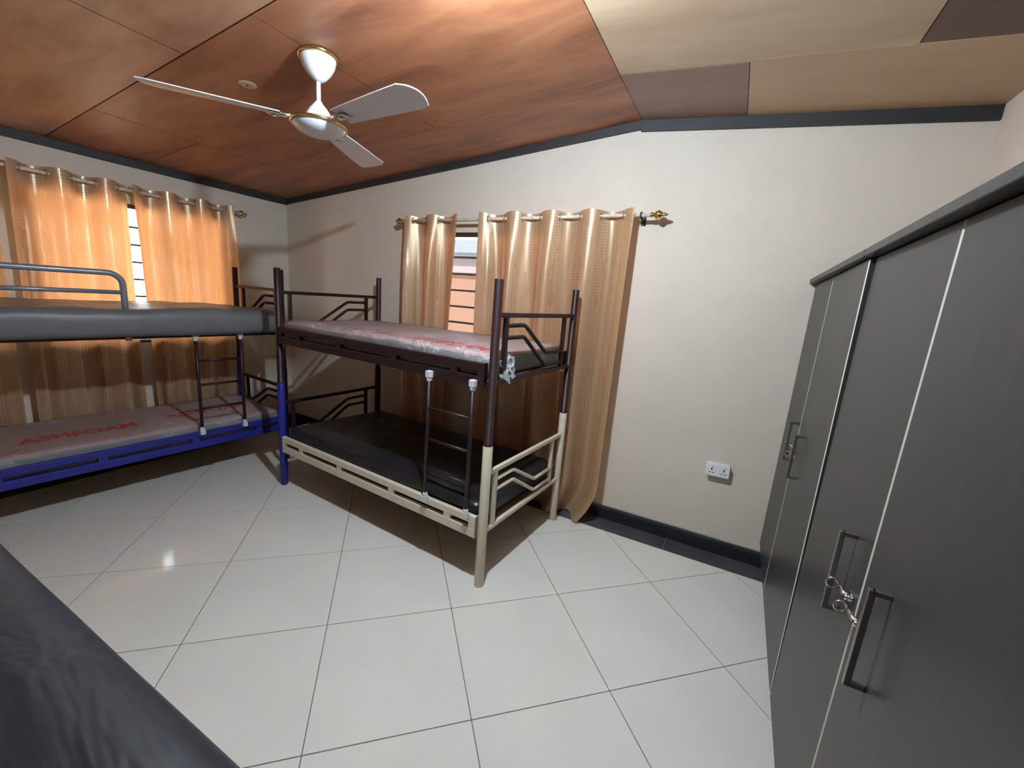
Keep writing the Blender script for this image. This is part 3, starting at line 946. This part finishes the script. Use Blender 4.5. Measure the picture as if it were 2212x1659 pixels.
def mattress(label, bed, L, W, y0, z0, z1, mat, seed, r=0.035, wrap=False, drape=None, amp=0.006, text=(), x0=0.045, side_mat=None, group='mattresses on the bunks', sag=0.0):
    y1 = W - 0.020
    x1 = L - x0
    def disp(x, y, z, u, v, w):
        d = [0, 0, 0]
        topf = max(0.0, (w - 0.5) * 2)
        d[2] += topf * (top_height(x, y, seed, 0, amp))
        if z0 + 0.02 < z < z1 - 0.004 and drape is None:
            d[1] -= 0 if v > 0.5 else 0.004 * nz3(x, z, 0, 9, seed)
        if drape is not None:
            zin = drape[1]
            lim = drape[2]
            if w < 0.5 and y > lim:
                d[2] += (zin - z0) * (1 - 2 * w)
            if y < lim:
                bulge = -drape[3] * (0.55 + 0.45 * nz3(x, 0, 0, 1.7, seed)) * math.sin(pi * min(1, max(0, (z - z0) / (z1 - z0)))) 
                d[1] += bulge
                if w < 0.5: d[2] += 0.010 * nz3(x, 0, 0, 1.5, seed + 3) + sag * (1 - 2 * w) * (x - 1.0)
        return d
    mb = rbox(x0, x1, y0, y1, z0, z1, r, 64, 34, 10, disp)
    o = obj('mattress', mb, [mat] + ([side_mat] if side_mat else []), fixn=True)
    if side_mat:
        for p in o.data.polygons:
            if p.normal.z < 0.55: p.material_index = 1
    o.location = bed.location; o.rotation_euler = bed.rotation_euler
    tag(o, label, 'mattress', group)
    for word, tx, ty, size, sq in text:
        lettering(o, word, tx, ty, size, seed, z1, amp, sq)
    if wrap:
        def wd(x, y, z, u, v, w):
            d = [0, 0, 0]
            topf = max(0.0, (w - 0.5) * 2)
            r1 = 1 - abs(nz3(x * 1.5 + y, y * 1.2 - 0.5 * x, z, 6, seed + 9)) * 2.2
            r2 = 1 - abs(nz3(x * 2.4 - y, y * 1.3, z * 2, 8, seed + 4)) * 2.2
            r1 = max(0.0, r1) ** 2; r2 = max(0.0, r2) ** 2
            front = max(0.0, 1 - v / 0.30)                     # the loose film bunches towards the front edge
            d[2] += topf * (top_height(x, y, seed, 0, amp) + 0.005 + (0.004 + 0.018 * front) * (0.6 * r1 + 0.5 * r2))
            if v < 0.03:
                d[1] -= 0.001 + (0.012 * r1 + 0.009 * r2) * (0.3 + 0.7 * topf if y0 > -0.02 else 1)
            if u > 0.985: d[0] += 0.008 * r1 + 0.006 * r2
            return d
        wb = rbox(x0 - 0.003, x1 + 0.003, y0 - 0.003, y1 + 0.003, z0 - 0.002, z1 + 0.001, r, 240, 84, 12, wd)
        obj('plastic_wrap', wb, 'clear_plastic', o)
    return o
WORD = 'ASHFOAM'
m2u = mattress('plastic-wrapped pinkish mattress with bright red lettering on the upper bunk below the back window', BED2, 1.965, 0.932, 0.010, 1.190, 1.318, 'pink_ticking', 3.1, wrap=True,
     text=((WORD, 0.62, 0.13, 0.16, 0.72), (WORD, 1.20, 0.12, 0.17, 0.78)), side_mat='grey_ticking', amp=0.008)
m2l = mattress('plain black mattress on the lower bunk behind the beige rail', BED2, 1.965, 0.932, 0.010, 0.332, 0.478, 'black_vinyl', 6.3, amp=0.014, r=0.05)
m1l = mattress('plastic-wrapped pinkish mattress on the lower bunk behind the blue rail', BED1, 1.965, W1b_, 0.010, 0.332, 0.472, 'pink_ticking', 9.2, wrap=True,
     text=((WORD, 0.42, 0.24, 0.15, 0.85), (WORD, 1.20, 0.30, 0.15, 0.85)), side_mat='grey_ticking', amp=0.010)
m1u = mattress('grey mattress drooping over the rail of the upper bunk at the left wall', BED1, 1.965, W1b_, -0.115, 1.172, 1.362, 'grey_vinyl', 12.5, r=0.05, drape=(0, 1.279, -0.045, 0.032), amp=0.016, x0=0.05)
m3u = mattress('charcoal mattress filling the lower left corner nearest the camera', BED3, 1.965, 0.93, -0.062, 1.172, 1.338, 'charcoal_vinyl', 15.7, r=0.045, drape=(0, 1.279, -0.030, 0.004), amp=0.008, x0=0.03)

# loose crumpled end of the plastic wrap hanging by the front right post of the upper bunk
def crumple(parent, cx, cy, cz, sx, sy, sz, seed):
    vs, fs = [], []
    n = 22
    for i in range(n + 1):
        for j in range(n + 1):
            u, v = i / n, j / n
            x = cx + sx * (u - 0.1) * (0.6 + 0.5 * v) + 0.020 * nz3(u * 4, v * 3, 0, 1, seed) + 0.008 * abs(nz3(u * 9, v * 7, 0, 1, seed))
            y = cy + sy * (u - 0.5) * (1 - 0.4 * v) + 0.030 * nz3(u * 3, v * 4, 3, 1, seed + 7) + 0.010 * abs(nz3(u * 8, v * 9, 2, 1, seed))
            z = cz - sz * v + 0.018 * nz3(u * 6, v * 4, 6, 1, seed + 3) - 0.02 * sin(u * 9) * v
            vs.append((x, y, z))
    for i in range(n):
        for j in range(n):
            a = i * (n + 1) + j
            fs.append((a, a + 1, a + n + 2, a + n + 1))
    return obj('plastic_tail', MB().add(vs, fs), 'clear_plastic', parent)
simple_tail = NT('milky_plastic')
_t = simple_tail
_tr = _t.n('ShaderNodeBsdfTransparent'); _tr.inputs[0].default_value = (0.95, 0.96, 0.97, 1)
_b1 = _t.bsdf((0.78, 0.82, 0.84), 0.18, 0, 0.6)
_mx = _t.n('ShaderNodeMixShader'); _mx.inputs[0].default_value = 0.36
_t.l(_tr.outputs[0], _mx.inputs[1]); _t.l(_b1, _mx.inputs[2]); _t.done(_mx.outputs[0])
for k, (a, b, c, sx, sy, sz) in enumerate(((1.93, 0.075, 1.318, 0.07, 0.11, 0.13), (1.935, 0.14, 1.31, 0.055, 0.12, 0.10))):
    o = crumple(m2u, a, b, c, sx, sy, sz, 21.3 + k * 4)
    o.data.materials[0] = MATS['milky_plastic']

# ================================================================== WARDROBES
WA, WB_ = 0.3285, 0.013                     # front plane: X = WA + WB_*Y
def wx(y): return WA + WB_ * y
ROTW = -math.atan(WB_)
def wardrobe(label, y0, y1, ysplit, handles, twist=0.0):
    """y0 near end, y1 far end; local: x depth (0 at door face), y along, z up"""
    r = thing('wardrobe', label, 'wardrobe', (wx(y0), y0, 0), (0, 0, ROTW), 'grey laminate wardrobes')
    k = cos(ROTW)
    Ln = (y1 - y0) / k
    D = 0.525
    zb, zt2 = 0.17, 1.825
    t = 0.018
    mb = MB()
    mb.box((0.019, 0, zb), (D, t, zt2)); mb.box((0.019, Ln - t, zb), (D, Ln, zt2))
    mb.box((0.019, t, zb), (D, Ln - t, zb + t)); mb.box((0.019, t, zt2 - t), (D, Ln - t, zt2))
    mb.box((D - 0.006, t, zb + t), (D, Ln - t, zt2 - t))
    ysp = (ysplit - y0) / k
    mb.box((0.03, ysp - t / 2, zb + t), (D - 0.006, ysp + t / 2, zt2 - t))
    obj('carcass', mb, 'grey_laminate', r)
    obj('cornice', MB().box((-0.032, -0.004, zt2), (D, Ln + 0.004, zt2 + 0.024)), ['grey_laminate'], r, bevel=(0.002, 1, None))
    for fy in (0.06, Ln - 0.06):
        for fx in (0.04, D - 0.08):
            obj('foot', MB().box((fx, fy - 0.025, 0.0), (fx + 0.05, fy + 0.025, zb)), 'handle_dark', r)
    g = 0.0030
    for di, (a, b) in enumerate(((g, ysp - g), (ysp + g, Ln - g))):
        mbd = MB().box((0.0, a, zb + 0.003), (0.0185, b, zt2 - 0.004))
        me = mbd.mesh('door')
        if twist and di == 0:
            for v in me.vertices:
                if v.co.z > 1 and v.co.y < a + 0.01: v.co.x -= twist
        d = obj('door', me, ['grey_laminate', 'edge_band'], r, bevel=(0.0028, 1, 1))
        for hy, hz0, hz1 in handles:
            hy = (hy - y0) / k
            if a < hy < b:
                h = MB().box((-0.036, hy - 0.005, hz0), (-0.024, hy + 0.005, hz1))
                h.box((-0.030, hy - 0.005, hz1 - 0.011), (0.0, hy + 0.005, hz1)); h.box((-0.030, hy - 0.005, hz0), (0.0, hy + 0.005, hz0 + 0.011))
                obj('handle', h, 'handle_dark', d, bevel=(0.0012, 1, None))
    return r
wB = wardrobe('nearest dark grey two-door wardrobe along the right wall', 0.50, 1.712, 1.106, ((1.222, 0.900, 1.115), (0.957, 0.905, 1.123)))
wA = wardrobe('far dark grey two-door wardrobe against the back wall corner', 1.724, 2.975, 2.418, ((2.485, 0.900, 1.108), (2.235, 0.890, 1.100)), twist=0.013)

# latches and padlocks between the doors
def door_latch(w, name, yc, zc, toward):
    """barrel latch: plate, staple eye and swinging arm that bridges the gap"""
    loc = w.location
    y = (yc - loc.y) / cos(ROTW)
    mb = MB()
    mb.box((-0.004, y - 0.016, zc - 0.014), (0.0, y + 0.016, zc + 0.014))
    mb.tube([(-0.004, y, zc), (-0.016, y, zc)], 0.007, 12)
    mb.tube([(-0.012, y + toward * 0.005, zc), (-0.013, y + toward * 0.045, zc - 0.004), (-0.013, y + toward * 0.060, zc - 0.006)], [0.006, 0.005, 0.004], 10)
    ring = [(-0.014 - 0.012 + 0.012 * cos(q * pi / 8), y + toward * 0.064, zc - 0.008 + 0.013 * sin(q * pi / 8)) for q in range(16)]
    mb.tube(ring, 0.0028, 8, closed=True)
    return mb
doorsB = [o for o in bpy.data.objects if o.parent == wB and o.name.startswith('door')]
doorsA = [o for o in bpy.data.objects if o.parent == wA and o.name.startswith('door')]
# far door of each wardrobe is second in build order
obj('latch', door_latch(wB, 'latch', 1.150, 0.985, 1), 'chrome', doorsB[1])
obj('latch', door_latch(wB, 'latch', 1.052, 0.985, 1), 'chrome', doorsB[0])
obj('latch', door_latch(wA, 'latch', 2.455, 0.985, 1), 'chrome', doorsA[1])
obj('latch', door_latch(wA, 'latch', 2.345, 0.965, 1), 'chrome', doorsA[0])
def padlock(label, y, z, d, rz):
    p = thing('padlock', label, 'padlock', (wx(y) - d, y, z), (0, 0, ROTW + rz))
    obj('body', MB().box((-0.007, -0.014, -0.030), (0.007, 0.014, 0.0)), 'chrome', p, bevel=(0.003, 2, None))
    sh = [(0, -0.009, 0.0), (0, -0.009, 0.012)] + [(0, -0.009 * cos(pi * q / 8), 0.012 + 0.009 * sin(pi * q / 8)) for q in range(1, 8)] + [(0, 0.009, 0.012), (0, 0.009, 0.0)]
    obj('shackle', MB().tube(sh, 0.0022, 8), 'chrome', p)
padlock('small chrome padlock hanging from the far wardrobe latch', 2.520, 0.955, 0.022, 0.3)
# ================================================================== SOCKET
so = thing('wall_socket', 'white double wall socket above the black skirting, right of the gold curtain', 'socket', (0.052, YB, 0.602), (0, radians(-1.0), 0))
obj('back_box', MB().box((-0.068, -0.040, -0.040), (0.068, -0.0005, 0.040)), 'white_plastic', so, bevel=(0.004, 2, None))
fp = obj('faceplate', MB().box((-0.071, -0.050, -0.043), (0.071, -0.0405, 0.043)), 'white_plastic', so, bevel=(0.005, 3, None))
for cx0 in (-0.036, 0.036):
    m = MB()
    m.box((cx0 - 0.004, -0.0512, -0.002), (cx0 + 0.004, -0.0496, 0.014))
    m.box((cx0 - 0.015, -0.0512, -0.020), (cx0 - 0.005, -0.0496, -0.015)); m.box((cx0 + 0.005, -0.0512, -0.020), (cx0 + 0.015, -0.0496, -0.015))
    obj('pin_holes', m, 'hole_black', fp)
    obj('indicator', MB().box((cx0 + 0.001, -0.0512, 0.020), (cx0 + 0.011, -0.0496, 0.0235)), 'dark_trim', fp)
obj('switch', MB().box((-0.011, -0.0545, -0.004), (0.011, -0.050, 0.017)), 'white_plastic', fp, bevel=(0.0015, 2, None))
